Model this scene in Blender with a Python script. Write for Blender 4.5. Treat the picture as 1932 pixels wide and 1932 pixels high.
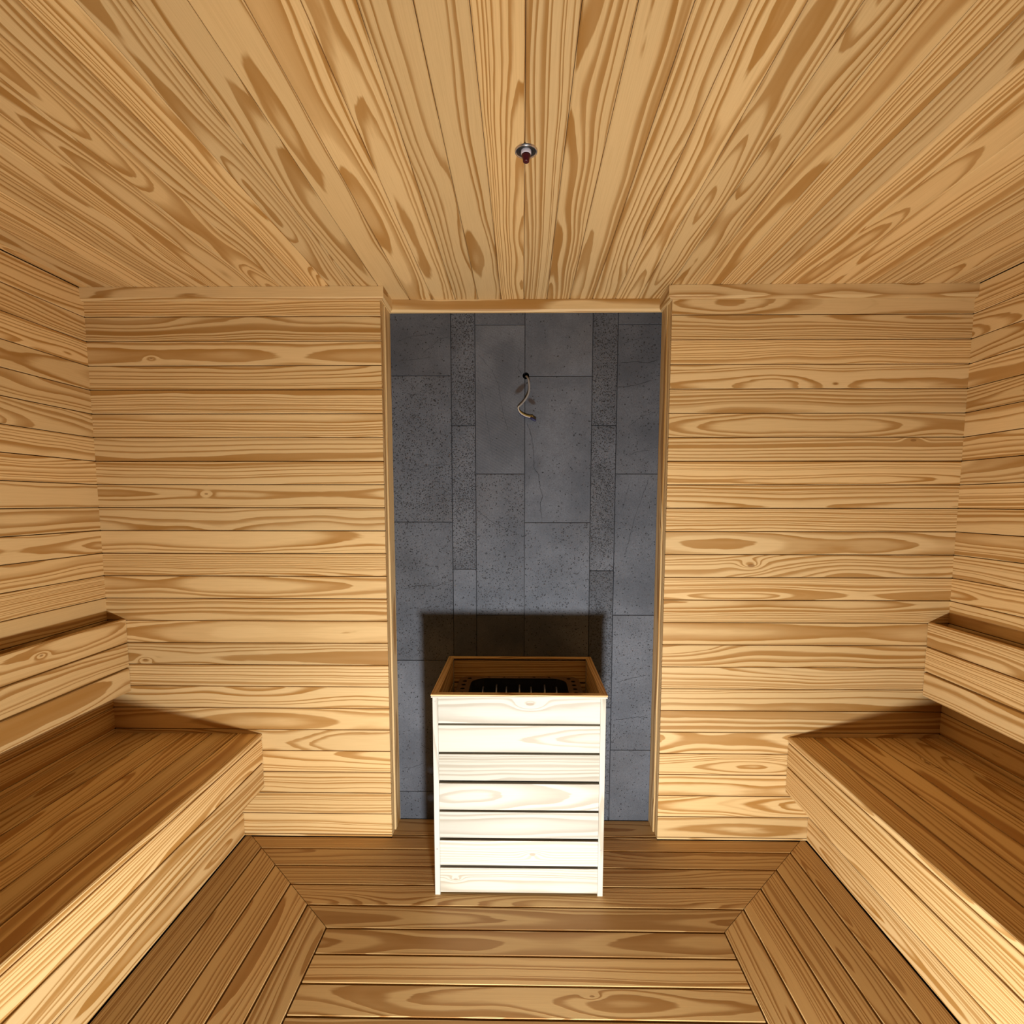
import bpy, bmesh, math, random
from mathutils import Vector, Matrix

for o in list(bpy.data.objects):
    bpy.data.objects.remove(o, do_unlink=True)
S = bpy.context.scene
COL = S.collection
rnd = random.Random(11)

# ------------------------------------------------------------------ camera
cam_data = bpy.data.cameras.new('camera')
cam = bpy.data.objects.new('camera', cam_data)
COL.objects.link(cam)
cr = Vector((0.999897015, 0.0143202826, 0.000942404169))
cu = Vector((-0.00236716, 0.09980392, 0.99500431))
cf = Vector((-0.01415469, 0.99490407, -0.09982754))
m = Matrix.Identity(4)
for i in range(3):
    m[i][0], m[i][1], m[i][2] = cr[i], cu[i], -cf[i]
m.translation = Vector((0.00862, -2.13918, 1.38767))
cam.matrix_world = m
cam_data.sensor_fit = 'HORIZONTAL'
cam_data.sensor_width = 36.0
cam_data.lens = 36.0 * 1031.09 / 1932.0
cam_data.shift_x = (966 - 970.99) / 1932.0
cam_data.shift_y = (1051.41 - 966) / 1932.0
cam_data.clip_start = 0.02
S.camera = cam

# ------------------------------------------------------------------ world, lamps, exposure
w = bpy.data.worlds.new('world')
S.world = w
w.use_nodes = True
w.node_tree.nodes['Background'].inputs[0].default_value = (0.75, 0.85, 1.0, 1)
w.node_tree.nodes['Background'].inputs[1].default_value = 0.03

def lamp(name, kind, loc, power, colour, size=0.1, rot=None):
    d = bpy.data.lights.new(name, kind)
    d.energy = power
    d.color = colour
    if kind == 'AREA':
        d.shape = 'DISK'
        d.size = size
    else:
        d.shadow_soft_size = size
    o = bpy.data.objects.new(name, d)
    COL.objects.link(o)
    o.location = loc
    if rot:
        o.rotation_euler = rot
    return o

# the lamp standing low on the floor in front of the photographer: every cast shadow points back to it
lamp('floor_lamp_light', 'AREA', (0.095, -1.79, 0.150), 49, (0.97, 0.98, 1.01), 0.11, (math.radians(106), 0, 0))

vs = S.view_settings
S.display_settings.display_device = 'sRGB'
vs.view_transform = 'Standard'
vs.look = 'None'
vs.exposure = 0.0
vs.gamma = 1.0
vs.use_curve_mapping = False

# ------------------------------------------------------------------ materials
def new_mat(name):
    mt = bpy.data.materials.new(name)
    mt.use_nodes = True
    nt = mt.node_tree
    for n in list(nt.nodes):
        if n.type not in ('BSDF_PRINCIPLED', 'OUTPUT_MATERIAL'):
            nt.nodes.remove(n)
    return mt, nt, nt.nodes['Principled BSDF']

class NB:
    """small helper to write node maths as expressions"""
    def __init__(self, nt):
        self.nt = nt
    def put(self, sock, v):
        if hasattr(v, 'is_output'):
            self.nt.links.new(v, sock)
        else:
            sock.default_value = v
    def m(self, op, a, b=0.0, c=0.0):
        n = self.nt.nodes.new('ShaderNodeMath')
        n.operation = op
        self.put(n.inputs[0], a)
        self.put(n.inputs[1], b)
        self.put(n.inputs[2], c)
        return n.outputs[0]
    def attr(self, name):
        n = self.nt.nodes.new('ShaderNodeAttribute')
        n.attribute_name = name
        return n.outputs['Vector']
    def sep(self, v):
        n = self.nt.nodes.new('ShaderNodeSeparateXYZ')
        self.put(n.inputs[0], v)
        return n.outputs
    def comb(self, x, y, z):
        n = self.nt.nodes.new('ShaderNodeCombineXYZ')
        for i, v in enumerate((x, y, z)):
            self.put(n.inputs[i], v)
        return n.outputs[0]
    def noise(self, vec, scale=1.0, detail=2.0, rough=0.5, dist=0.0):
        n = self.nt.nodes.new('ShaderNodeTexNoise')
        self.put(n.inputs['Vector'], vec)
        n.inputs['Scale'].default_value = scale
        n.inputs['Detail'].default_value = detail
        n.inputs['Roughness'].default_value = rough
        n.inputs['Distortion'].default_value = dist
        return n.outputs['Fac']
    def voro(self, vec, scale, feature='F1'):
        n = self.nt.nodes.new('ShaderNodeTexVoronoi')
        n.feature = feature
        self.put(n.inputs['Vector'], vec)
        n.inputs['Scale'].default_value = scale
        return n.outputs['Distance'], n.outputs['Color']
    def smooth(self, v, a, b, lo=0.0, hi=1.0):
        n = self.nt.nodes.new('ShaderNodeMapRange')
        n.interpolation_type = 'SMOOTHSTEP'
        self.put(n.inputs['Value'], v)
        self.put(n.inputs['From Min'], a)
        self.put(n.inputs['From Max'], b)
        self.put(n.inputs['To Min'], lo)
        self.put(n.inputs['To Max'], hi)
        return n.outputs[0]
    def mix(self, f, a, b, mode='MIX'):
        n = self.nt.nodes.new('ShaderNodeMix')
        n.data_type = 'RGBA'
        n.blend_type = mode
        self.put(n.inputs['Factor'], f)
        for i, v in ((6, a), (7, b)):
            if isinstance(v, tuple) and len(v) == 3:
                v = (*v, 1)
            self.put(n.inputs[i], v)
        return n.outputs[2]
    def bump(self, h, dist, strength=1.0):
        n = self.nt.nodes.new('ShaderNodeBump')
        n.inputs['Distance'].default_value = dist
        n.inputs['Strength'].default_value = strength
        self.put(n.inputs['Height'], h)
        return n.outputs[0]

def pine(name, early, late, knot, rough=0.5, contrast=1.0, spec=0.35):
    """solid pine: growth rings around a pith line that runs beside each board"""
    mt, nt, bs = new_mat(name)
    N = NB(nt)
    al, ac, de = N.sep(N.attr('grain'))
    pc, pd, pr = N.sep(N.attr('pith'))
    ka, kc, kr = N.sep(N.attr('knot'))
    seed = N.m('MULTIPLY', pr, 71.0)
    # slow wander of the pith along the board
    v1 = N.comb(N.m('MULTIPLY', al, 0.8), N.m('MULTIPLY', ac, 3.0), seed)
    v2 = N.comb(N.m('MULTIPLY', al, 0.95), N.m('MULTIPLY', ac, 2.0), N.m('ADD', seed, 13.7))
    n1 = N.m('SUBTRACT', N.noise(v1, 1.0, 2.5, 0.5), 0.5)
    n2 = N.m('SUBTRACT', N.noise(v2, 1.0, 2.0, 0.45), 0.5)
    x = N.m('ADD', N.m('SUBTRACT', ac, pc), N.m('MULTIPLY', n1, 0.040))
    y = N.m('ADD', N.m('SUBTRACT', de, pd), N.m('MULTIPLY', n2, N.m('ADD', 0.03, N.m('MULTIPLY', N.m('FRACT', N.m('MULTIPLY', pr, 5.7)), 0.11))))
    r = N.m('SQRT', N.m('ADD', N.m('MULTIPLY', x, x), N.m('MULTIPLY', y, y)))
    # knots push the rings aside
    dx = N.m('MULTIPLY', N.m('SUBTRACT', al, ka), 0.42)
    dy = N.m('SUBTRACT', ac, kc)
    kd = N.m('SQRT', N.m('ADD', N.m('MULTIPLY', dx, dx), N.m('MULTIPLY', dy, dy)))
    q = N.m('DIVIDE', kd, N.m('MAXIMUM', N.m('MULTIPLY', kr, 2.4), 0.0005))
    kb = N.m('MULTIPLY', N.m('EXPONENT', N.m('MULTIPLY', N.m('MULTIPLY', q, q), -1.0)), N.m('MULTIPLY', kr, 2.4))
    r = N.m('ADD', r, kb)
    # little wobble
    v3 = N.comb(N.m('MULTIPLY', al, 3.4), N.m('MULTIPLY', ac, 24.0), seed)
    wob = N.m('SUBTRACT', N.noise(v3, 1.0, 3.0, 0.55), 0.5)
    r = N.m('ADD', r, N.m('MULTIPLY', wob, 0.0060))
    # ring spacing varies with the board and with the year
    yr = N.noise(N.comb(N.m('MULTIPLY', r, 70.0), seed, 0.0), 1.0, 1.0, 0.5)
    sp = N.m('ADD', 0.0062, N.m('MULTIPLY', N.m('FRACT', N.m('MULTIPLY', pr, 7.31)), 0.0078))
    ring = N.m('ADD', N.m('DIVIDE', r, sp), N.m('MULTIPLY', yr, 2.6))
    t = N.m('FRACT', ring)
    late_w = N.m('MULTIPLY', N.smooth(t, 0.36, 0.76), N.m('SUBTRACT', 1.0, N.smooth(t, 0.90, 0.985)))
    amt = N.m('MULTIPLY', late_w, N.m('ADD', 0.52, N.m('MULTIPLY', N.noise(N.comb(al, N.m('MULTIPLY', ac, 18.0), seed), 1.3, 2.0, 0.5), 0.75)))
    amt = N.m('MULTIPLY', amt, contrast)
    col = N.mix(N.m('MINIMUM', amt, 1.0), early, late)
    # fine fibres
    fib = N.noise(N.comb(N.m('MULTIPLY', al, 7.0), N.m('MULTIPLY', ac, 420.0), N.m('ADD', seed, N.m('MULTIPLY', de, 420.0))), 1.0, 2.0, 0.6)
    col = N.mix(N.smooth(fib, 0.35, 0.75, 0.0, 0.16 * contrast), col, late)
    # board to board tone
    tone = N.m('ADD', 0.87, N.m('MULTIPLY', N.m('FRACT', N.m('MULTIPLY', pr, 13.77)), 0.21))
    tint = N.mix(N.m('FRACT', N.m('MULTIPLY', pr, 29.3)), (1.0, 0.965, 0.90), (1.0, 1.0, 1.0))
    col = N.mix(1.0, col, tint, 'MULTIPLY')
    col = N.mix(1.0, col, N.comb(tone, tone, tone), 'MULTIPLY')
    # heart of the knot
    kk = N.smooth(kd, N.m('MULTIPLY', kr, 0.55), N.m('MULTIPLY', kr, 0.8), 1.0, 0.0)
    col = N.mix(N.m('MULTIPLY', kk, 0.75), col, knot)
    nt.links.new(col, bs.inputs['Base Color'])
    bs.inputs['Roughness'].default_value = rough
    bs.inputs['Specular IOR Level'].default_value = spec
    nt.links.new(N.bump(N.m('ADD', N.m('MULTIPLY', fib, 0.5), late_w), 0.00025, 0.6), bs.inputs['Normal'])
    return mt

PINE = pine('pine_boards', (0.755, 0.535, 0.248), (0.420, 0.212, 0.050), (0.26, 0.12, 0.03))
DECK = pine('oiled_pine_deck', (0.56, 0.372, 0.155), (0.31, 0.152, 0.038), (0.18, 0.08, 0.02))
PALE = pine('raw_pale_pine', (0.525, 0.505, 0.430), (0.325, 0.285, 0.212), (0.34, 0.26, 0.18), rough=0.65, contrast=0.7, spec=0.2)

def plain(name, col, rough=0.6, metal=0.0, var=0.25, scale=40.0):
    mt, nt, bs = new_mat(name)
    N = NB(nt)
    tc = nt.nodes.new('ShaderNodeTexCoord').outputs['Object']
    f = N.noise(tc, scale, 3.0, 0.6)
    dark = tuple(c * (1 - var) for c in col)
    lite = tuple(min(1, c * (1 + var)) for c in col)
    nt.links.new(N.mix(f, dark, lite), bs.inputs['Base Color'])
    bs.inputs['Roughness'].default_value = rough
    bs.inputs['Metallic'].default_value = metal
    return mt

BATTEN = plain('dark_batten', (0.055, 0.022, 0.012), 0.9)  # backing coloured dark to add to the shade in the board gaps
BLACK = plain('black_enamel', (0.012, 0.012, 0.013), 0.45)
BRONZE = plain('bronze_sheet', (0.20, 0.12, 0.06), 0.45, 0.5, 0.15)
STEEL = plain('steel_rod', (0.30, 0.30, 0.31), 0.35, 0.9, 0.1)
CHROME = plain('polished_ring', (0.75, 0.70, 0.66), 0.22, 0.9, 0.05)
GREYCUP = plain('dark_recess', (0.05, 0.05, 0.045), 0.5, 0.3)
WHITEP = plain('white_plastic', (0.62, 0.58, 0.62), 0.5, 0.0, 0.05)
RED = plain('dark_red_plastic', (0.055, 0.002, 0.006), 0.35, 0.0, 0.2)
SHEATH = plain('cable_sheath', (0.21, 0.19, 0.165), 0.55, 0.0, 0.08)
WIREBLUE = plain('blue_wire', (0.012, 0.014, 0.06), 0.45, 0.0, 0.1)
WIREYEL = plain('yellow_wire', (0.42, 0.30, 0.06), 0.45, 0.0, 0.1)
WIREWHITE = plain('white_wire', (0.50, 0.46, 0.36), 0.45, 0.0, 0.05)
SCREW = plain('screw_head', (0.35, 0.33, 0.29), 0.5, 0.5, 0.1)

def basalt():
    mt, nt, bs = new_mat('basalt_slabs')
    N = NB(nt)
    po = nt.nodes.new('ShaderNodeTexCoord').outputs['Object']
    tr, tp, tt = N.sep(N.attr('slab'))     # random, porosity, tone
    px, py, pz = N.sep(po)
    off = N.m('MULTIPLY', tr, 37.0)
    v = N.comb(N.m('ADD', px, off), py, N.m('ADD', pz, off))
    cloud = N.noise(v, 5.0, 5.0, 0.6)
    col = N.mix(N.smooth(cloud, 0.3, 0.75), (0.068, 0.078, 0.094), (0.128, 0.140, 0.160))
    warm = N.smooth(N.noise(v, 2.3, 3.0, 0.5), 0.5, 0.75, 0.0, 0.22)
    col = N.mix(warm, col, (0.125, 0.112, 0.098))
    # slanting saw marks
    sw = N.m('SINE', N.m('ADD', N.m('MULTIPLY', N.m('ADD', N.m('MULTIPLY', px, 0.55), pz), 520.0), N.m('MULTIPLY', cloud, 14.0)))
    sawm = N.m('MULTIPLY', N.m('MULTIPLY', N.smooth(N.noise(v, 3.0, 2.0), 0.40, 0.65), N.m('LESS_THAN', tp, 0.025)), 0.10)
    col = N.mix(N.m('MULTIPLY', N.m('ADD', N.m('MULTIPLY', sw, 0.5), 0.5), sawm), col, (0.26, 0.26, 0.25))
    # grain
    fine = N.noise(v, 260.0, 3.0, 0.7)
    col = N.mix(N.smooth(fine, 0.35, 0.7, 0.35, 0.0), col, (0.03, 0.03, 0.031))
    tone3 = N.comb(tt, tt, tt)
    col = N.mix(1.0, col, tone3, 'MULTIPLY')
    # hairline cracks, a few per slab
    wv = N.noise(N.comb(N.m('MULTIPLY', N.m('ADD', px, off), 1.3), 0.0, N.m('MULTIPLY', N.m('ADD', pz, N.m('MULTIPLY', px, -0.45)), 4.6)), 1.0, 3.0, 0.45, 0.0)
    crack = N.smooth(N.m('ABSOLUTE', N.m('SUBTRACT', wv, 0.52)), 0.0006, 0.0036, 1.0, 0.0)
    cm = N.smooth(N.noise(v, 5.0, 2.0), 0.48, 0.62)
    crack = N.m('MULTIPLY', crack, cm)
    # pores: many small ones and a few wide ones
    nv = nt.nodes.new('ShaderNodeTexNoise')
    nv.inputs['Scale'].default_value = 150.0
    nv.inputs['Detail'].default_value = 1.0
    nt.links.new(v, nv.inputs['Vector'])
    va = nt.nodes.new('ShaderNodeVectorMath')
    va.operation = 'MULTIPLY_ADD'
    nt.links.new(nv.outputs['Color'], va.inputs[0])
    va.inputs[1].default_value = (0.009, 0.009, 0.009)
    nt.links.new(v, va.inputs[2])
    vd = va.outputs[0]
    d1, c1 = N.voro(vd, 165.0)
    d3, c3 = N.voro(vd, 330.0)
    d2, c2 = N.voro(vd, 75.0)
    r1 = N.sep(c1)[0]
    r2 = N.sep(c2)[0]
    patch = N.smooth(N.noise(v, 7.0, 2.0), 0.30, 0.62)
    dens = N.m('MULTIPLY', tp, N.m('ADD', 0.35, N.m('MULTIPLY', patch, 0.65)))
    pore1 = N.m('MULTIPLY', N.smooth(d1, 0.26, 0.46, 1.0, 0.0), N.m('LESS_THAN', r1, dens))
    pore2 = N.m('MULTIPLY', N.smooth(d2, 0.16, 0.28, 1.0, 0.0), N.m('LESS_THAN', r2, N.m('ADD', N.m('MULTIPLY', dens, 0.30), 0.012)))
    pore3 = N.m('MULTIPLY', N.m('MULTIPLY', N.smooth(d3, 0.22, 0.40, 1.0, 0.0), N.m('LESS_THAN', N.sep(c3)[0], N.m('ADD', N.m('MULTIPLY', dens, 0.7), 0.05))), 0.7)
    hole = N.m('MAXIMUM', N.m('MAXIMUM', N.m('MAXIMUM', pore1, pore3), pore2), N.m('MULTIPLY', crack, 0.12))
    col = N.mix(N.m('MULTIPLY', hole, 0.92), col, (0.004, 0.004, 0.004))
    # rusty damp stains below the cable hole
    sn = N.m('MULTIPLY', N.m('SUBTRACT', N.noise(po, 38.0, 3.0, 0.6), 0.5), 0.035)
    def blob(cx, cz, sx, sz, rot):
        a = N.m('SUBTRACT', px, cx)
        b = N.m('SUBTRACT', pz, cz)
        c, s = math.cos(rot), math.sin(rot)
        uu = N.m('DIVIDE', N.m('ADD', N.m('MULTIPLY', a, c), N.m('MULTIPLY', b, s)), sx)
        vv = N.m('DIVIDE', N.m('SUBTRACT', N.m('MULTIPLY', b, c), N.m('MULTIPLY', a, s)), sz)
        d = N.m('SQRT', N.m('ADD', N.m('MULTIPLY', uu, uu), N.m('MULTIPLY', vv, vv)))
        return N.smooth(N.m('ADD', d, N.m('MULTIPLY', sn, 18.0)), 0.55, 1.05, 1.0, 0.0)
    st = N.m('MAXIMUM', blob(0.000, 1.848, 0.034, 0.013, 0.72), blob(0.046, 1.797, 0.022, 0.011, -0.62))
    col = N.mix(N.m('MULTIPLY', st, 0.80), col, (0.030, 0.015, 0.006))
    nt.links.new(col, bs.inputs['Base Color'])
    bs.inputs['Roughness'].default_value = 0.62
    bs.inputs['Specular IOR Level'].default_value = 0.45
    h = N.m('SUBTRACT', N.m('MULTIPLY', fine, 0.35), hole)
    nt.links.new(N.bump(h, 0.0012, 0.7), bs.inputs['Normal'])
    return mt
BASALT = basalt()
CRACK = plain('crack_shade', (0.016, 0.016, 0.017), 0.9)

# ------------------------------------------------------------------ mesh helpers
class MB:
    """collects boards, boxes and tubes, then links them as ONE mesh object"""
    def __init__(self):
        self.v, self.f, self.mi = [], [], []
        self.at = {'grain': [], 'pith': [], 'knot': [], 'slab': []}
    def add(self, verts, faces, grain=None, pith=(0, 0, 0), knot=(0, 0, 0), slab=(0, 0, 1), mi=0):
        b = len(self.v)
        self.v += [tuple(p) for p in verts]
        self.f += [[b + i for i in fc] for fc in faces]
        self.mi += [mi] * len(faces)
        n = len(verts)
        self.at['grain'] += list(grain) if grain else [tuple(p) for p in verts]
        self.at['pith'] += [pith] * n
        self.at['knot'] += [knot] * n
        self.at['slab'] += [slab] * n
    def board(self, O, u, v, L, W, T=0.014, ch=0.0015, m0=0.0, m1=0.0, mi=0, knots=0.08, pith=None):
        """board from corner O, along u, across v, front face towards u x v; m0/m1 = mitre slopes of the two ends"""
        O, u, v = Vector(O), Vector(u).normalized(), Vector(v).normalized()
        n = u.cross(v)
        prof = [(0, -T), (0, -ch), (ch, 0), (W - ch, 0), (W, -ch), (W, -T)]
        al0 = rnd.uniform(0, 40)
        kn = (0, 0, 0)
        if rnd.random() < knots:
            kn = (al0 + rnd.uniform(0.05, max(0.06, L - 0.05)), rnd.uniform(0.1, 0.9) * W, rnd.uniform(0.004, 0.009))
        if pith is None:
            pith = (W / 2 + rnd.uniform(-0.075, 0.075), -rnd.choice((1, 1, -1)) * rnd.uniform(0.02, 0.13), rnd.random())
        vs_, gs = [], []
        for end in (0, 1):
            for a, d in prof:
                s = (m0 * a) if end == 0 else (L + m1 * a)
                vs_.append(O + u * s + v * a + n * d)
                gs.append((al0 + s, a, d))
        k = len(prof)
        fs = [[i, (i + 1) % k, k + (i + 1) % k, k + i] for i in range(k)]
        fs = [list(reversed(f)) for f in fs]
        fs.append(list(range(k)))
        fs.append(list(reversed(range(k, 2 * k))))
        self.add(vs_, fs, gs, pith, kn, mi=mi)
    def box(self, a, b, mi=0, axis=None):
        x0, y0, z0 = a
        x1, y1, z1 = b
        vs_ = [(x, y, z) for z in (z0, z1) for y in (y0, y1) for x in (x0, x1)]
        fs = [[0, 2, 3, 1], [4, 5, 7, 6], [0, 1, 5, 4], [2, 6, 7, 3], [0, 4, 6, 2], [1, 3, 7, 5]]
        self.add(vs_, fs, mi=mi)
    def tube(self, pts, r, seg=10, mi=0, cap=True):
        pts = [Vector(p) for p in pts]
        rs = r if isinstance(r, (list, tuple)) else [r] * len(pts)
        vs_, fs = [], []
        prev = None
        for i, p in enumerate(pts):
            t = (pts[min(i + 1, len(pts) - 1)] - pts[max(i - 1, 0)]).normalized()
            if prev is None:
                a = t.orthogonal().normalized()
            else:
                a = (prev - t * prev.dot(t)).normalized()
            prev = a
            b = t.cross(a)
            for k in range(seg):
                an = 2 * math.pi * k / seg
                vs_.append(p + (a * math.cos(an) + b * math.sin(an)) * rs[i])
        for i in range(len(pts) - 1):
            for k in range(seg):
                k2 = (k + 1) % seg
                fs.append([i * seg + k, i * seg + k2, (i + 1) * seg + k2, (i + 1) * seg + k])
        if cap:
            fs.append(list(reversed(range(seg))))
            fs.append(list(range((len(pts) - 1) * seg, len(pts) * seg)))
        self.add(vs_, fs, mi=mi)
    def lathe(self, prof, centre=(0, 0, 0), seg=32, mi=0):
        """prof: (radius, z) pairs turned about the vertical through centre"""
        c = Vector(centre)
        vs_, fs = [], []
        for r_, z in prof:
            for k in range(seg):
                an = 2 * math.pi * k / seg
                vs_.append(c + Vector((r_ * math.cos(an), r_ * math.sin(an), z)))
        for i in range(len(prof) - 1):
            for k in range(seg):
                k2 = (k + 1) % seg
                fs.append([i * seg + k, i * seg + k2, (i + 1) * seg + k2, (i + 1) * seg + k])
        self.add(vs_, fs, mi=mi)
    def build(self, name, mats, parent=None, smooth=False):
        me = bpy.data.meshes.new(name)
        me.from_pydata(self.v, [], self.f)
        if not isinstance(mats, (list, tuple)):
            mats = [mats]
        for x in mats:
            me.materials.append(x)
        for i, p in enumerate(me.polygons):
            p.material_index = self.mi[i]
            p.use_smooth = smooth
        for k, vals in self.at.items():
            a = me.attributes.new(k, 'FLOAT_VECTOR', 'POINT')
            a.data.foreach_set('vector', [c for t in vals for c in t])
        me.update()
        o = bpy.data.objects.new(name, me)
        COL.objects.link(o)
        if parent is not None:
            o.parent = parent
            o.matrix_parent_inverse = Matrix.Translation(-Vector(parent.location))
        return o

def empty(name, loc):
    o = bpy.data.objects.new(name, None)
    o.empty_display_size = 0.1
    COL.objects.link(o)
    o.location = loc
    return o

def tag(o, label, cat=None, group=None):
    o['label'] = label
    if cat:
        o['category'] = cat
    if group:
        o['group'] = group
    return o

def struct(o, label=None, cat=None):
    o['kind'] = 'structure'
    if label:
        o['label'] = label
    if cat:
        o['category'] = cat
    return o

# ------------------------------------------------------------------ measurements
XL, XR, H = -1.661, 1.6864, 2.191
YR = -2.78                      # wall behind the photographer
Z1, BP = 2.0885, 0.0903         # first board joint below the ceiling, board pitch
NL, NR, ND, NT = -0.531, 0.568, 0.139, 2.131      # niche left, right, depth, top
GAP = 0.0028
SEAT, SF_L, SF_R = 0.4457, -1.0549, 1.0827         # seat height, seat front edges
TL, TR = -1.147, 1.1806                            # recessed bench bases

def zlines():
    z, out = H, []
    k = 0
    while True:
        zn = Z1 - BP * k
        if zn < 0.002:
            out.append((max(0.001, 0.001), z))
            break
        out.append((zn, z))
        z = zn
        k += 1
    return out
ROWS = zlines()

# ------------------------------------------------------------------ walls of horizontal boards
mb = MB()
for z0, z1 in ROWS:
    for xa, xb in ((XL, NL), (NR, XR)):
        mb.board((xa, 0, z0 + GAP / 2), (1, 0, 0), (0, 0, 1), xb - xa, z1 - z0 - GAP)
mb.box((XL - 0.1, 0.010, 0), (NL - 0.001, 0.05, H), mi=1)
mb.box((NR + 0.001, 0.010, 0), (XR + 0.1, 0.05, H), mi=1)
struct(mb.build('wall_back', [PINE, BATTEN]), 'back wall of horizontal pine boards on both sides of the stone niche', 'wall')

for side, x, name in ((-1, XL, 'wall_left'), (1, XR, 'wall_right')):
    mb = MB()
    for z0, z1 in ROWS:
        h = z1 - z0 - GAP
        if side < 0:
            mb.board((x, YR, z0 + GAP / 2), (0, 1, 0), (0, 0, 1), -YR, h)
        else:
            mb.board((x, 0, z0 + GAP / 2), (0, -1, 0), (0, 0, 1), -YR, h)
    s = side
    xs = sorted((x + s * 0.010, x + s * 0.05))
    mb.box((xs[0], YR, 0), (xs[1], 0.05, H), mi=1)
    struct(mb.build(name, [PINE, BATTEN]), '%s side wall of horizontal pine boards' % ('left' if s < 0 else 'right'), 'wall')

# ------------------------------------------------------------------ ceiling, boards running into the depth
mb = MB()
CP, C0 = 0.0910, 0.012
k0 = int((XL - C0) / CP) - 1
xs = [XL] + [C0 + CP * k for k in range(k0, k0 + 60) if XL + 0.01 < C0 + CP * k < XR - 0.01] + [XR]
for xa, xb in zip(xs[:-1], xs[1:]):
    yend = 0.0 if (xb <= NL or xa >= NR) else ND
    mb.board((xa + 0.0006, YR, H), (0, 1, 0), (1, 0, 0), yend - YR, xb - xa - 0.0012, 0.014, 0.0026)
mb.box((XL - 0.05, YR - 0.05, H + 0.010), (XR + 0.05, ND + 0.06, H + 0.05), mi=1)
struct(mb.build('ceiling', [PINE, BATTEN]), 'pine board ceiling with boards running towards the stone niche', 'ceiling')

# ------------------------------------------------------------------ floor of mitred duckboards
mb = MB()
FW, FG, FT = 0.1029, 0.0055, 0.022
FX0, FX1, FY0 = -1.0429, 1.0791, -0.0771
UP = Vector((0, 0, 1))
def strip_x(xa, xb, ya, yb, ma, mbv):
    # board along +x, across +y, front face up
    mb.board((xa, ya, 0), (1, 0, 0), (0, 1, 0), xb - xa, yb - ya, FT, 0.002, ma, mbv)
# niche sill and the cut strip along the wall
strip_x(NL, NR, 0.021, ND - 0.004, 0, 0)
g = FG / 2
for k in range(-1, 4):
    # back border: y from FY0 - FW*(k+1) to FY0 - FW*k
    ya, yb = FY0 - FW * (k + 1) + g, FY0 - FW * k - g
    xa, xb = FX0 + FW * (k + 1) + 0.0015, FX1 - FW * (k + 1) - 0.0015
    if k == -1:
        yb = -0.001
    strip_x(xa, xb, ya, yb, -1, 1)
    # side borders
    xo = FX0 + FW * k + g
    if k == -1:
        xo = TL + 0.001
    wdt = (FX0 + FW * (k + 1) - g) - xo
    ys = FY0 - FW * (k + 1) - 0.0015
    # left: along -y from the mitre to the front, across +x  (u x v must point up: (0,-1,0)x(1,0,0) = up)
    mb.board((xo, ys + wdt + g * 2, 0), (0, -1, 0), (1, 0, 0), (ys + wdt + g * 2) - YR, wdt, FT, 0.002, 1, 0)
    xo2 = FX1 - FW * k - g
    if k == -1:
        xo2 = TR - 0.001
    wd2 = xo2 - (FX1 - FW * (k + 1) + g)
    # right: along +y, across -x -> (0,1,0)x(-1,0,0) = up
    mb.board((xo2, YR, 0), (0, 1, 0), (-1, 0, 0), (ys + wd2 + g * 2) - YR, wd2, FT, 0.002, 0, -1)
# threshold in front of the niche
mb.board((NL, 0.002, 0), (1, 0, 0), (0, 1, 0), NR - NL, 0.014, FT, 0.002)
# middle panel
k = 0
xi0, xi1, yi = FX0 + 4 * FW + g, FX1 - 4 * FW - g, FY0 - 4 * FW
while yi - FW * (k + 1) > YR:
    strip_x(xi0, xi1, yi - FW * (k + 1) + g, yi - FW * k - g, 0, 0)
    k += 1
mb.box((XL - 0.05, YR - 0.05, -0.09), (XR + 0.05, ND + 0.06, -FT - 0.004), mi=1)
struct(mb.build('floor', [DECK, BATTEN]), 'duckboard floor of pine with mitred border', 'floor')

# ------------------------------------------------------------------ niche: stone slabs
cols = [(-0.56, -0.283, (1.900, 1.306, 0.714, 0.125)),
        (-0.283, -0.185, (1.701, 1.108, 0.515)),
        (-0.185, 0.017, (2.098, 1.505, 0.912, 0.319)),
        (0.017, 0.290, (1.897, 1.304, 0.711, 0.118)),
        (0.290, 0.391, (1.701, 1.103, 0.510)),
        (0.391, 0.60, (2.098, 1.505, 0.914, 0.320))]
poro = [[.10, .55, .35, .12, .1], [.95, .95, .12, .2], [.02, .01, .30, .05, .05], [.03, .05, .22, .10, .1], [.95, .95, .8, .5], [.06, .14, .10, .16, .1]]
tone = [[.85, .98, .88, 1.08, .95], [.95, 1., 1.0, 1.0], [.95, 1., .97, .95, 1.], [1.12, 1.06, 1.08, 1., 1.], [.98, .98, .72, .9], [.85, .88, .98, 1.0, 1.0]]
mb = MB()
JG = 0.0009
SLABS = []
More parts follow.
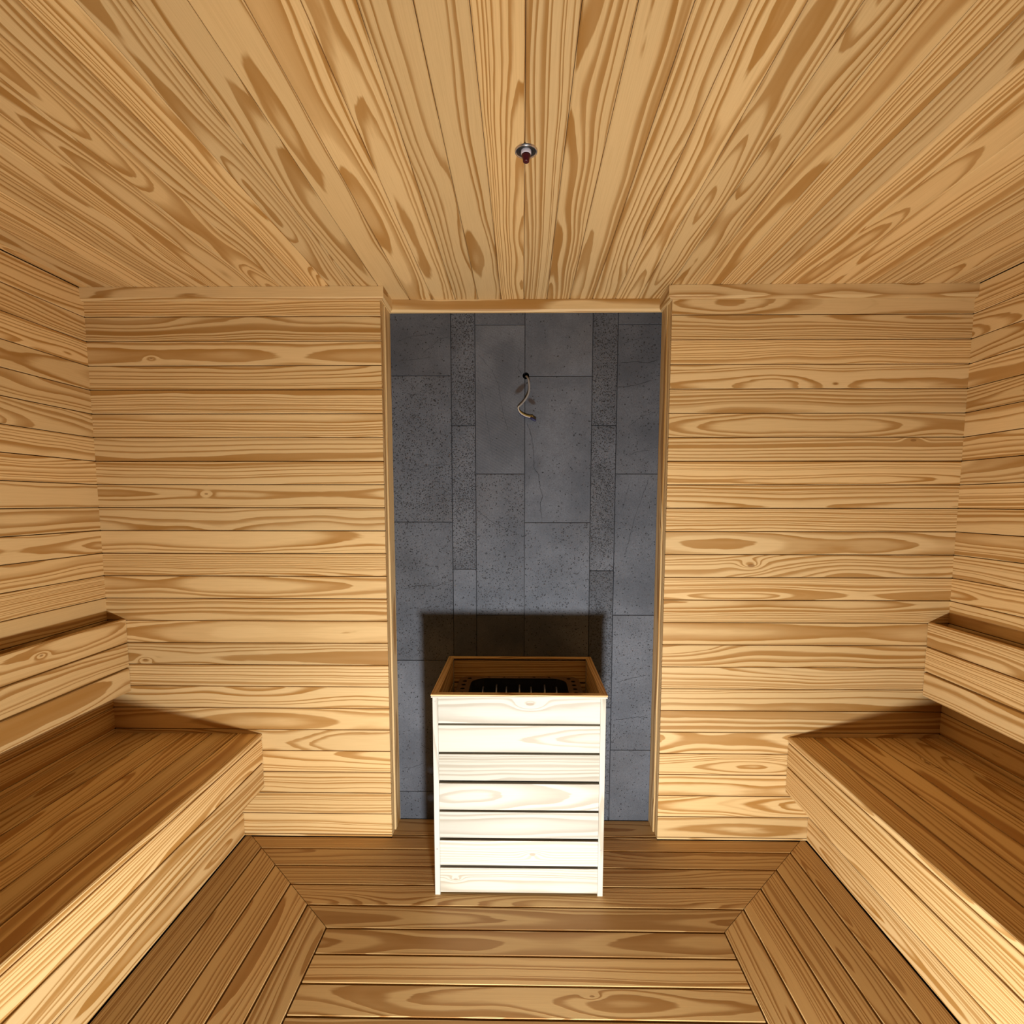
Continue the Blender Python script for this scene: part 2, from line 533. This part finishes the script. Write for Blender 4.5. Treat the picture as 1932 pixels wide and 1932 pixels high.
for ci, (xa, xb, js) in enumerate(cols):
    zs = [2.23] + list(js) + [-0.02]
    for ri in range(len(zs) - 1):
        zt, zb = zs[ri], zs[ri + 1]
        x0, x1 = xa + JG, xb - JG
        z0, z1 = zb + JG, zt - JG
        y0 = ND + (rnd.uniform(0, 0.0012))
        c = 0.0012
        vs_ = [(x0, y0 + c, z0), (x1, y0 + c, z0), (x1, y0 + c, z1), (x0, y0 + c, z1),
               (x0 + c, y0, z0 + c), (x1 - c, y0, z0 + c), (x1 - c, y0, z1 - c), (x0 + c, y0, z1 - c),
               (x0, ND + 0.03, z0), (x1, ND + 0.03, z0), (x1, ND + 0.03, z1), (x0, ND + 0.03, z1)]
        fs = [[4, 5, 6, 7], [0, 1, 5, 4], [1, 2, 6, 5], [2, 3, 7, 6], [3, 0, 4, 7],
              [0, 8, 9, 1], [1, 9, 10, 2], [2, 10, 11, 3], [3, 11, 8, 0], [11, 10, 9, 8]]
        SLABS.append((xa, xb, zb, zt, (rnd.random(), poro[ci][ri], tone[ci][ri])))
        mb.add(vs_, fs)
mb.box((-0.6, ND + 0.012, -0.03), (0.63, ND + 0.05, 2.24), mi=1)
stone = mb.build('wall_niche', [BASALT, BLACK, CRACK])
# the drilled hole the cable comes out of
cut = MB()
cut.tube([(0.021, ND - 0.03, 1.899), (0.021, ND + 0.045, 1.899)], 0.0135, 20)
cutter = cut.build('cutter', BLACK)
md = stone.modifiers.new('hole', 'BOOLEAN')
md.operation = 'DIFFERENCE'
md.solver = 'EXACT'
md.use_self = True
md.object = cutter
dg = bpy.context.evaluated_depsgraph_get()
dg.update()
newme = bpy.data.meshes.new_from_object(stone.evaluated_get(dg))
stone.modifiers.clear()
stone.data = newme
newme.name = 'wall_niche'
sa = newme.attributes.get('slab') or newme.attributes.new('slab', 'FLOAT_VECTOR', 'POINT')
for i, vt in enumerate(newme.vertices):     # which slab each corner belongs to
    for xa, xb, zb, zt, val in SLABS:
        if xa < vt.co.x < xb and zb < vt.co.z < zt:
            sa.data[i].vector = val
            break
bpy.data.objects.remove(cutter, do_unlink=True)
# hairline cracks running across single slabs
bm = bmesh.new()
bm.from_mesh(newme)
for pts, wd in (
    ([(0.026, 1.71), (0.045, 1.66), (0.053, 1.60), (0.056, 1.53), (0.075, 1.50), (0.081, 1.45), (0.092, 1.41), (0.082, 1.385), (0.085, 1.345), (0.090, 1.32)], 0.0020),
    ([(-0.173, 1.985), (-0.116, 1.92), (-0.090, 1.865), (-0.080, 1.80), (-0.066, 1.73), (-0.050, 1.675)], 0.0013),
    ([(-0.004, 1.965), (-0.012, 1.93), (0.004, 1.905)], 0.0016),
    ([(-0.175, 1.90), (-0.150, 1.80), (-0.140, 1.74), (-0.128, 1.66), (-0.115, 1.57)], 0.0008),
    ([(-0.500, 2.035), (-0.440, 2.055), (-0.380, 2.06)], 0.0013),
    ([(-0.400, 1.985), (-0.365, 2.015), (-0.325, 2.045), (-0.290, 2.052)], 0.0013),
    ([(-0.500, 1.955), (-0.430, 1.965), (-0.360, 1.972)], 0.0008),
    ([(0.400, 1.948), (0.470, 1.952), (0.510, 1.948), (0.555, 1.960)], 0.0020),
    ([(0.395, 1.852), (0.430, 1.856), (0.470, 1.862), (0.530, 1.880)], 0.0016),
    ([(0.400, 2.020), (0.450, 2.035), (0.500, 2.050)], 0.0008),
    ([(0.445, 1.700), (0.490, 1.735), (0.550, 1.755)], 0.0012),
    ([(0.440, 1.580), (0.480, 1.595), (0.530, 1.600)], 0.0012),
    ([(-0.470, 1.515), (-0.390, 1.535), (-0.320, 1.545), (-0.288, 1.540)], 0.0013),
    ([(0.452, 1.470), (0.432, 1.400), (0.422, 1.360)], 0.0011),
    ([(0.528, 1.485), (0.495, 1.390), (0.470, 1.310), (0.452, 1.230), (0.438, 1.165)], 0.0013),
    ([(-0.175, 1.350), (-0.115, 1.305), (-0.060, 1.280), (-0.010, 1.255)], 0.0011),
    ([(-0.500, 1.020), (-0.430, 1.040), (-0.360, 1.035), (-0.300, 1.055)], 0.0010),
    ([(-0.515, 0.230), (-0.470, 0.235), (-0.420, 0.255)], 0.0012),
    ([(0.400, 0.455), (0.450, 0.460), (0.500, 0.470), (0.550, 0.468)], 0.0014),
    ([(0.410, 0.620), (0.470, 0.640), (0.540, 0.655)], 0.0010)):
    P2 = []
    for (xa, za), (xb, zb) in zip(pts[:-1], pts[1:]):
        nseg = max(2, int(math.hypot(xb - xa, zb - za) / 0.008))
        for k in range(nseg):
            t = k / nseg
            P2.append((xa + (xb - xa) * t + rnd.uniform(-0.0018, 0.0018), za + (zb - za) * t + rnd.uniform(-0.0018, 0.0018)))
    P2.append(pts[-1])
    row = []
    for i, (x, z) in enumerate(P2):
        a, b = P2[max(0, i - 1)], P2[min(len(P2) - 1, i + 1)]
        dx, dz = b[0] - a[0], b[1] - a[1]
        ln = math.hypot(dx, dz) or 1.0
        hw = wd * 0.5 * rnd.uniform(0.35, 1.1) * (0.25 if i in (0, len(P2) - 1) else 1.0)
        row.append((bm.verts.new((x - dz / ln * hw, ND - 0.0003, z + dx / ln * hw)), bm.verts.new((x + dz / ln * hw, ND - 0.0003, z - dx / ln * hw))))
    for (a, b), (c, d) in zip(row[:-1], row[1:]):
        fc = bm.faces.new((a, b, d, c))
        fc.material_index = 2
bm.to_mesh(newme)
bm.free()
struct(stone, 'dark grey stone slab wall at the back of the niche', 'wall')

# jambs: the end of the cladding and a narrow board behind it
tn = 0
for s, x in ((1, NL), (-1, NR)):
    mb = MB()
    # board standing upright: along z, across y
    for y0, y1, dx in ((0.0146, 0.050, 0.0), (0.054, ND - 0.0015, 0.005)):
        if s > 0:
            # u x v = +x : u=(0,1,0), v=(0,0,1) has length along y; use u=(0,0,1), v = (0,-1,0): z x -y = x
            mb.board((x + dx, y1, 0.001), (0, 0, 1), (0, -1, 0), H - 0.002, y1 - y0, 0.010 + dx, 0.0018)
        else:
            # z x y = -x
            mb.board((x - dx, y0, 0.001), (0, 0, 1), (0, 1, 0), H - 0.002, y1 - y0, 0.010 + dx, 0.0018)
    tn += 1
    struct(mb.build('trim_%d' % tn, PINE), 'upright pine jamb lining the %s side of the stone niche' % ('left' if s > 0 else 'right'), 'trim')

# crown strips under the ceiling: wall left, wall right, and the three sides of the niche
CH, CT = 0.047, 0.018
def crown(mbx, a, b, inward, m0=0.0, m1=0.0):
    """strip from a to b (points on the wall line at ceiling), profile towards inward"""
    a, b, n = Vector(a), Vector(b), Vector(inward)
    u = (b - a).normalized()
    L = (b - a).length
    prof = [(0, 0), (CT, 0), (CT, -CH + 0.009), (CT - 0.007, -CH), (0, -CH)]
    al0 = rnd.uniform(0, 40)
    vs_, gs = [], []
    for e in (0, 1):
        for d, z in prof:
            s = m0 * d if e == 0 else L + m1 * d
            vs_.append(a + u * s + n * d + Vector((0, 0, z)))
            gs.append((al0 + s, z + 0.05, d))
    k = len(prof)
    fs = [[i, (i + 1) % k, k + (i + 1) % k, k + i] for i in range(k)]
    fs += [list(reversed(range(k))), list(range(k, 2 * k))]
    mbx.add(vs_, fs, gs, (rnd.uniform(-0.02, 0.06), -rnd.uniform(0.07, 0.12), rnd.random()))
HC = H - 0.0005
mb = MB(); crown(mb, (XL, 0, HC), (NL, 0, HC), (0, -1, 0), 0, 1)
struct(mb.build('trim_3', PINE), 'pine crown strip under the ceiling left of the niche', 'trim')
mb = MB(); crown(mb, (NR, 0, HC), (XR, 0, HC), (0, -1, 0), -1, 0)
struct(mb.build('trim_4', PINE), 'pine crown strip under the ceiling right of the niche', 'trim')
mb = MB()
crown(mb, (NL, ND, HC), (NR, ND, HC), (0, -1, 0), 1, -1)
crown(mb, (NL, 0, HC), (NL, ND, HC), (1, 0, 0), -1, -1)
crown(mb, (NR, ND, HC), (NR, 0, HC), (-1, 0, 0), 1, 1)
struct(mb.build('trim_5', PINE), 'pine crown strip running around the top of the stone niche', 'trim')
for o in ('trim_3', 'trim_4', 'trim_5'):
    bm = bmesh.new(); bm.from_mesh(bpy.data.objects[o].data)
    bmesh.ops.recalc_face_normals(bm, faces=bm.faces)
    bm.to_mesh(bpy.data.objects[o].data); bm.free()

# ------------------------------------------------------------------ benches
SW, SG = 0.1044, 0.006
def bench(s, xf, xw, xb, label):
    """s=+1: bench along the left wall (front faces +x), -1: right; xf front edge, xw wall, xb recessed base"""
    root = empty('sauna_bench', ((xf + xw) / 2, YR / 2, 0.0))
    tag(root, label, 'bench')
    y0, y1 = YR + 0.003, -0.002
    L = y1 - y0
    def up(x0, x1, z, T, mbx):
        # board along y facing up, between x0 < x1
        mbx.board((x0, y1, z), (0, -1, 0), (1, 0, 0), L, x1 - x0, T, 0.0022)
    def face(z0, z1, x, T, mbx, ch=0.002):
        # upright board along y facing the middle of the room
        if s > 0:
            mbx.board((x, y0, z0), (0, 1, 0), (0, 0, 1), L, z1 - z0, T, ch)
        else:
            mbx.board((x, y1, z0), (0, -1, 0), (0, 0, 1), L, z1 - z0, T, ch)
    lip = 0.018
    mbx = MB()
    x = xf - s * lip - s * 0.0008
    k = 0
    width = SW * 0.95 - lip
    while True:
        xe = x - s * width
        last = (s > 0 and xe <= xw + 0.02) or (s < 0 and xe >= xw - 0.02)
        if last:
            xe = xw + s * 0.003
        up(min(x, xe), max(x, xe), SEAT, 0.022, mbx)
        if last:
            break
        x = xe - s * SG
        width = SW - SG
    mbx.build('seat', PINE, root)
    mbx = MB()
    face(SEAT - 0.0215, SEAT, xf, lip, mbx, 0.0025)
    tag(mbx.build('front_edge', PINE, root), 'narrow pale edge strip along the front of the seat')
    mbx = MB()
    face(0.3250, SEAT - 0.0268, xf - s * 0.0012, 0.020, mbx)
    face(0.2144, 0.3188, xf - s * 0.0012, 0.020, mbx)
    mbx.build('fascia', PINE, root)
    mbx = MB()
    face(0.108, 0.216, xb, 0.018, mbx)
    face(0.004, 0.105, xb, 0.018, mbx)
    mbx.build('base', PINE, root)
    mbx = MB()
    # dark carcass closing the gaps between the boards
    xa, xc = sorted((xf - s * 0.030, xw + s * 0.004))
    mbx.box((xa, y0 + 0.002, SEAT - 0.040), (xc, y1 - 0.002, SEAT - 0.026))
    xa, xc = sorted((xf - s * 0.030, xf - s * 0.045))
    mbx.box((xa, y0 + 0.002, 0.222), (xc, y1 - 0.002, SEAT - 0.041))
    xa, xc = sorted((xf - s * 0.0465, xb - s * 0.019))
    mbx.box((xa, y0 + 0.002, 0.221), (xc, y1 - 0.002, 0.233))
    xa, xc = sorted((xb - s * 0.020, xb - s * 0.04))
    mbx.box((xa, y0 + 0.002, 0.006), (xc, y1 - 0.002, 0.220))
    mbx.build('inner_frame', BATTEN, root)
    return root
bench(1, SF_L, XL, TL, 'long pine bench along the left wall with slatted seat and boarded front')
bench(-1, SF_R, XR, TR, 'long pine bench along the right wall with slatted seat and boarded front')

def backrest(s, xf, xw, label):
    root = empty('backrest', ((xf + xw) / 2, YR / 2, 0.62))
    tag(root, label, 'backrest')
    y0, y1 = YR + 0.003, -0.002
    mbx = MB()
    for z0, z1 in ((0.8245, 0.919), (0.7235, 0.8195), (0.622, 0.7165)):
        if s > 0:
            mbx.board((xf, y0, z0), (0, 1, 0), (0, 0, 1), y1 - y0, z1 - z0, 0.020, 0.002)
        else:
            mbx.board((xf, y1, z0), (0, -1, 0), (0, 0, 1), y1 - y0, z1 - z0, 0.020, 0.002)
    mbx.build('slat_panel', PINE, root)
    for y in (-0.10, -0.95, -1.80, -2.62):
        b = MB()
        xa, xc = sorted((xf - s * 0.0205, xw + s * 0.001))
        b.box((xa, y - 0.02, 0.64), (xc, y + 0.02, 0.88))
        b.build('bracket', BATTEN, root)
backrest(1, -1.584, XL, 'three-board pine backrest mounted above the left bench')
backrest(-1, 1.606, XR, 'three-board pine backrest mounted above the right bench')

# ------------------------------------------------------------------ heater guard: raw pine box in front of the niche
GX0, GX1, GY0, GY1, GH = -0.2985, 0.2955, -0.329, 0.127, 0.724
root = empty('heater_guard', ((GX0 + GX1) / 2, (GY0 + GY1) / 2, 0))
tag(root, 'pale raw pine slatted box standing in front of the stone niche', 'heater cover')
PW = 0.0185
z_sl = [(0.631, 0.7235), (0.528, 0.624), (0.425, 0.520), (0.318, 0.414), (0.214, 0.3095), (0.111, 0.2035), (0.009, 0.1005)]
mb = MB()
for z0, z1 in z_sl:
    mb.board((GX0 + PW + 0.0006, GY0 + 0.001, z0), (1, 0, 0), (0, 0, 1), GX1 - GX0 - 2 * PW - 0.0012, z1 - z0, 0.015, 0.0008, knots=0.2)
mb.build('front_panel', PALE, root)
for s, x in ((1, GX1), (-1, GX0)):
    mb = MB()
    for z0, z1 in z_sl:
        if s > 0:
            mb.board((x - 0.002, GY0 + 0.022, z0), (0, 1, 0), (0, 0, 1), GY1 - GY0 - 0.044, z1 - z0, 0.014, 0.0008)
        else:
            mb.board((x + 0.002, GY1 - 0.022, z0), (0, -1, 0), (0, 0, 1), GY1 - GY0 - 0.044, z1 - z0, 0.014, 0.0008)
    mb.build('side_panel', PINE, root)  # browner pine puts the shade inside the box into the colour
mb = MB()
for z0, z1 in z_sl:
    mb.board((GX1 - PW - 0.0006, GY1 - 0.002, z0), (-1, 0, 0), (0, 0, 1), GX1 - GX0 - 2 * PW - 0.0012, z1 - z0, 0.014, 0.0008)
mb.build('back_panel', PINE, root)  # same browner pine, painting the shaded inner back
for x in (GX0, GX1 - PW):
    for y, dep in ((GY0, 0.021), (GY1 - 0.021, 0.021)):
        mb = MB()
        # square post: one board with full thickness, along z
        mb.board((x, y, GH), (0, 0, -1), (1, 0, 0), GH, PW, dep, 0.0008, knots=0)
        post = mb.build('post', PALE, root)
        if y == GY0:
            for zc in ((0.172, 0.708) if x == GX0 else (0.172,)):
                sc = MB()
                sc.tube([(x + PW / 2, GY0 + 0.002, zc), (x + PW / 2, GY0 - 0.0008, zc)], 0.0024, 12)
                so = sc.build('screw', SCREW)
                so.parent = post
                so.matrix_parent_inverse = Matrix.Identity(4)
# black sheet added behind the slats so their gaps read as shade
mb = MB()
mb.box((GX0 + 0.022, GY0 + 0.030, 0.03), (GX1 - 0.022, GY0 + 0.0335, 0.640))
mb.build('gap_shade_sheet', BLACK, root)
# top frame, mitred corners; browner pine than the posts paints its shaded top
mb = MB()
ov, rw = 0.0045, 0.0245
ax, bx, ay, by = GX0 - ov, GX1 + ov, GY0 - 0.009, GY1 + 0.004
zt, rt = GH + 0.0122, 0.0045
mb.board((ax, ay, zt), (1, 0, 0), (0, 1, 0), bx - ax, rw, rt, 0.001, 1, -1, knots=0)
mb.board((bx, by, zt), (-1, 0, 0), (0, -1, 0), bx - ax, rw, rt, 0.001, 1, -1, knots=0)
mb.board((ax, by, zt), (0, -1, 0), (1, 0, 0), by - ay, rw, rt, 0.001, 1, -1, knots=0)
mb.board((bx, ay, zt), (0, 1, 0), (-1, 0, 0), by - ay, rw, rt, 0.001, 1, -1, knots=0)
mb.build('top_frame', PINE, root)
mb = MB()
mb.board((ax + 0.001, ay + 0.0008, GH + 0.0004), (1, 0, 0), (0, 0, 1), bx - ax - 0.002, 0.0070, 0.020, 0.0008, knots=0)
mb.build('lit_front_lip', PALE, root)  # pale strip added as the lit front edge of the frame
for x0_, x1_ in ((ax + 0.001, ax + 0.020), (bx - 0.020, bx - 0.001)):
    mb = MB()
    mb.board((x0_, ay + 0.024, GH + 0.0074), (1, 0, 0), (0, 1, 0), x1_ - x0_, by - ay - 0.030, 0.0070, 0.0006, knots=0)
    mb.build('side_lip', PINE, root)

# ------------------------------------------------------------------ heater inside the guard
HX0, HX1, HY0, HY1, HZ = -0.250, 0.243, -0.290, 0.098, 0.660
root = empty('sauna_heater', ((HX0 + HX1) / 2, (HY0 + HY1) / 2, 0))
tag(root, 'black sauna heater with rounded open top inside the pale slatted box', 'heater')
def rrect(x0, x1, y0, y1, r, n=8):
    pts = []
    for cx, cy, a0 in ((x1 - r, y1 - r, 0), (x0 + r, y1 - r, 90), (x0 + r, y0 + r, 180), (x1 - r, y0 + r, 270)):
        for i in range(n + 1):
            a = math.radians(a0 + 90 * i / n)
            pts.append((cx + r * math.cos(a), cy + r * math.sin(a)))
    return pts
outer = rrect(HX0, HX1, HY0, HY1, 0.045)
inner = rrect(-0.200, 0.190, -0.245, 0.070, 0.065)
# top plate with a ring of round holes cut in it
bm = bmesh.new()
def loop(pts, z):
    vs_ = [bm.verts.new((x, y, z)) for x, y in pts]
    es = [bm.edges.new((vs_[i], vs_[(i + 1) % len(vs_)])) for i in range(len(vs_))]
    return vs_, es
eds = []
eds += loop(outer, HZ)[1]
eds += loop(inner, HZ)[1]
holes = []
def circ(cx, cy, r, n=14):
    return [(cx + r * math.cos(2 * math.pi * i / n), cy + r * math.sin(2 * math.pi * i / n)) for i in range(n)]
for i in range(7):
    y = -0.235 + i * 0.045
    holes += [(HX0 + 0.024, y), (HX1 - 0.026, y)]
holes += [(HX0 + 0.040, 0.070), (HX1 - 0.042, 0.070)]
for i in range(5):
    holes.append((-0.13 + i * 0.063, 0.084))
for cx, cy in holes:
    eds += loop(circ(cx, cy, 0.0095 if cy < 0.08 else 0.007), HZ)[1]
bmesh.ops.triangle_fill(bm, use_beauty=True, use_dissolve=False, edges=eds)
for f in bm.faces:
    if f.normal.z < 0:
        f.normal_flip()
me = bpy.data.meshes.new('top_plate')
bm.to_mesh(me); bm.free()
me.materials.append(BRONZE)
tp = bpy.data.objects.new('top_plate', me)
COL.objects.link(tp)
tp.parent = root
tp.matrix_parent_inverse = Matrix.Translation(-Vector(root.location))
sol = tp.modifiers.new('thickness', 'SOLIDIFY')
sol.thickness = 0.002
sol.offset = -1
# rolled bright lip round the opening
mb = MB()
lp = [(x, y, HZ + 0.0015) for x, y in inner] + [(inner[0][0], inner[0][1], HZ + 0.0015)]
mb.tube(lp, 0.0022, 8, cap=False)
mb.build('opening_lip', BRONZE, root, True)
# casing: rounded body under the plate, and a dark well inside
mb = MB()
n = len(outer)
vs_ = [(x, y, 0.10) for x, y in outer] + [(x, y, HZ - 0.0025) for x, y in outer]
fs = [[i, (i + 1) % n, n + (i + 1) % n, n + i] for i in range(n)] + [list(reversed(range(n)))]
mb.add(vs_, fs)
mb.build('casing', BLACK, root, False)
mb = MB()
vs_ = [(x, y, 0.30) for x, y in inner] + [(x, y, HZ - 0.0005) for x, y in inner]
n = len(inner)
fs = [[n + i, n + (i + 1) % n, (i + 1) % n, i] for i in range(n)] + [list(range(n))]
mb.add(vs_, fs)
mb.build('well', BLACK, root, False)
# bent heating rods standing in the well
for i, x in enumerate((-0.150, -0.095, -0.055, -0.002, 0.045, 0.100, 0.148)):
    for y in (-0.10, 0.02):
        mb = MB()
        pts = [(x - 0.008, y - 0.04, 0.302)]
        for a in range(0, 181, 20):
            t = math.radians(a)
            pts.append((x, y - 0.04 * math.cos(t), 0.603 + (0.008 if i % 2 else 0) + 0.035 * math.sin(t)))
        pts.append((x + 0.008, y + 0.04, 0.302))
        mb.tube(pts, 0.0035, 8)
        mb.build('heating_rod', STEEL, root, True)
for x in (-0.2, 0.19):
    for y in (-0.24, 0.05):
        mb = MB()
        mb.tube([(x, y, 0.0), (x, y, 0.004), (x, y, 0.101)], [0.02, 0.014, 0.012], 12)
        mb.build('foot', BLACK, root, True)

# ------------------------------------------------------------------ cable hanging from the hole in the stone
root = empty('power_cable', (0.021, ND, 1.899))
tag(root, 'short pale cable with bare coloured ends hanging from a hole in the stone wall', 'cable')
def spline(pts, n=8):
    pts = [Vector(p) for p in pts]
    P = [pts[0] * 2 - pts[1]] + pts + [pts[-1] * 2 - pts[-2]]
    out = []
    for i in range(1, len(P) - 2):
        for k in range(n):
            t = k / n
            a, b, c, d = P[i - 1], P[i], P[i + 1], P[i + 2]
            out.append(0.5 * ((2 * b) + (c - a) * t + (2 * a - 5 * b + 4 * c - d) * t * t + (3 * b - a - 3 * c + d) * t ** 3))
    out.append(pts[-1])
    return out
mb = MB()
mb.tube(spline([(0.021, ND + 0.035, 1.897), (0.023, ND + 0.003, 1.898), (0.031, ND - 0.016, 1.880), (0.035, ND - 0.016, 1.850), (0.030, ND - 0.012, 1.822), (0.014, ND - 0.008, 1.797), (-0.004, ND - 0.007, 1.778)]), 0.0037, 12)
mb.build('sheath', SHEATH, root, True)
for nm, mt, dz, dy, end in (('wire', WIREBLUE, -0.004, -0.001, (0.053, 1.722)), ('wire', WIREYEL, 0.004, 0.001, (0.050, 1.737)), ('wire', WIREWHITE, 0.0, -0.002, (0.052, 1.731))):
    mb = MB()
    y = ND - 0.008 + dy
    mb.tube(spline([(-0.004, ND - 0.007, 1.779), (-0.010, y, 1.770 + dz * 0.3), (-0.003, y, 1.752 + dz), (0.014, y, 1.740 + dz), (0.034, y, 1.733 + dz), (end[0], y, end[1])]), 0.0024, 8)
    tag(mb.build(nm, mt, root, True), {WIREBLUE: 'dark blue wire end', WIREYEL: 'yellow wire end', WIREWHITE: 'white wire end'}[mt])
mb = MB()
mb.tube(spline([(0.040, ND - 0.011, 1.731), (0.050, ND - 0.012, 1.725), (0.062, ND - 0.013, 1.718)], 4), [0.0035, 0.0055, 0.006, 0.006, 0.006, 0.0055, 0.0055, 0.005, 0.0045], 10)
tag(mb.build('connector', WIREBLUE, root, True), 'dark blue terminal at the wire end')

# ------------------------------------------------------------------ small fitting on the ceiling, no real hollow
FXC, FYC = 0.015, -0.798
root = empty('ceiling_sprinkler', (FXC, FYC, H))
tag(root, 'small round ceiling fitting with a dark red tip in a metal ring', 'ceiling fitting')
mb = MB()
mb.lathe([(0.0225, 0.0002), (0.0225, -0.0022), (0.0238, -0.0042), (0.0256, -0.0036), (0.0266, -0.0004)], (FXC, FYC, H), 40)
mb.build('ring', CHROME, root, True)
mb = MB()
mb.lathe([(0.0001, -0.0004), (0.0145, -0.0004), (0.0150, -0.0022), (0.0168, -0.0022), (0.0173, -0.0006), (0.0228, -0.0006)], (FXC, FYC, H), 40)
mb.build('recess_shade_disc', BLACK, root, True)  # flat black disc stands in for the shade of a hollow
mb = MB()
mb.lathe([(0.0118, -0.0005), (0.0118, -0.0070), (0.0100, -0.0085), (0.0001, -0.0085)], (FXC, FYC, H), 28)
mb.build('collar', WHITEP, root, True)
mb = MB()
mb.lathe([(0.0098, -0.0075), (0.0108, -0.0110), (0.0100, -0.0145), (0.0080, -0.0165), (0.0074, -0.0235), (0.0062, -0.0250), (0.0001, -0.0250)], (FXC, FYC, H), 24)
mb.build('tip', RED, root, True)
for o in list(root.children):
    bm = bmesh.new(); bm.from_mesh(o.data)
    bmesh.ops.recalc_face_normals(bm, faces=bm.faces)
    bm.to_mesh(o.data); bm.free()
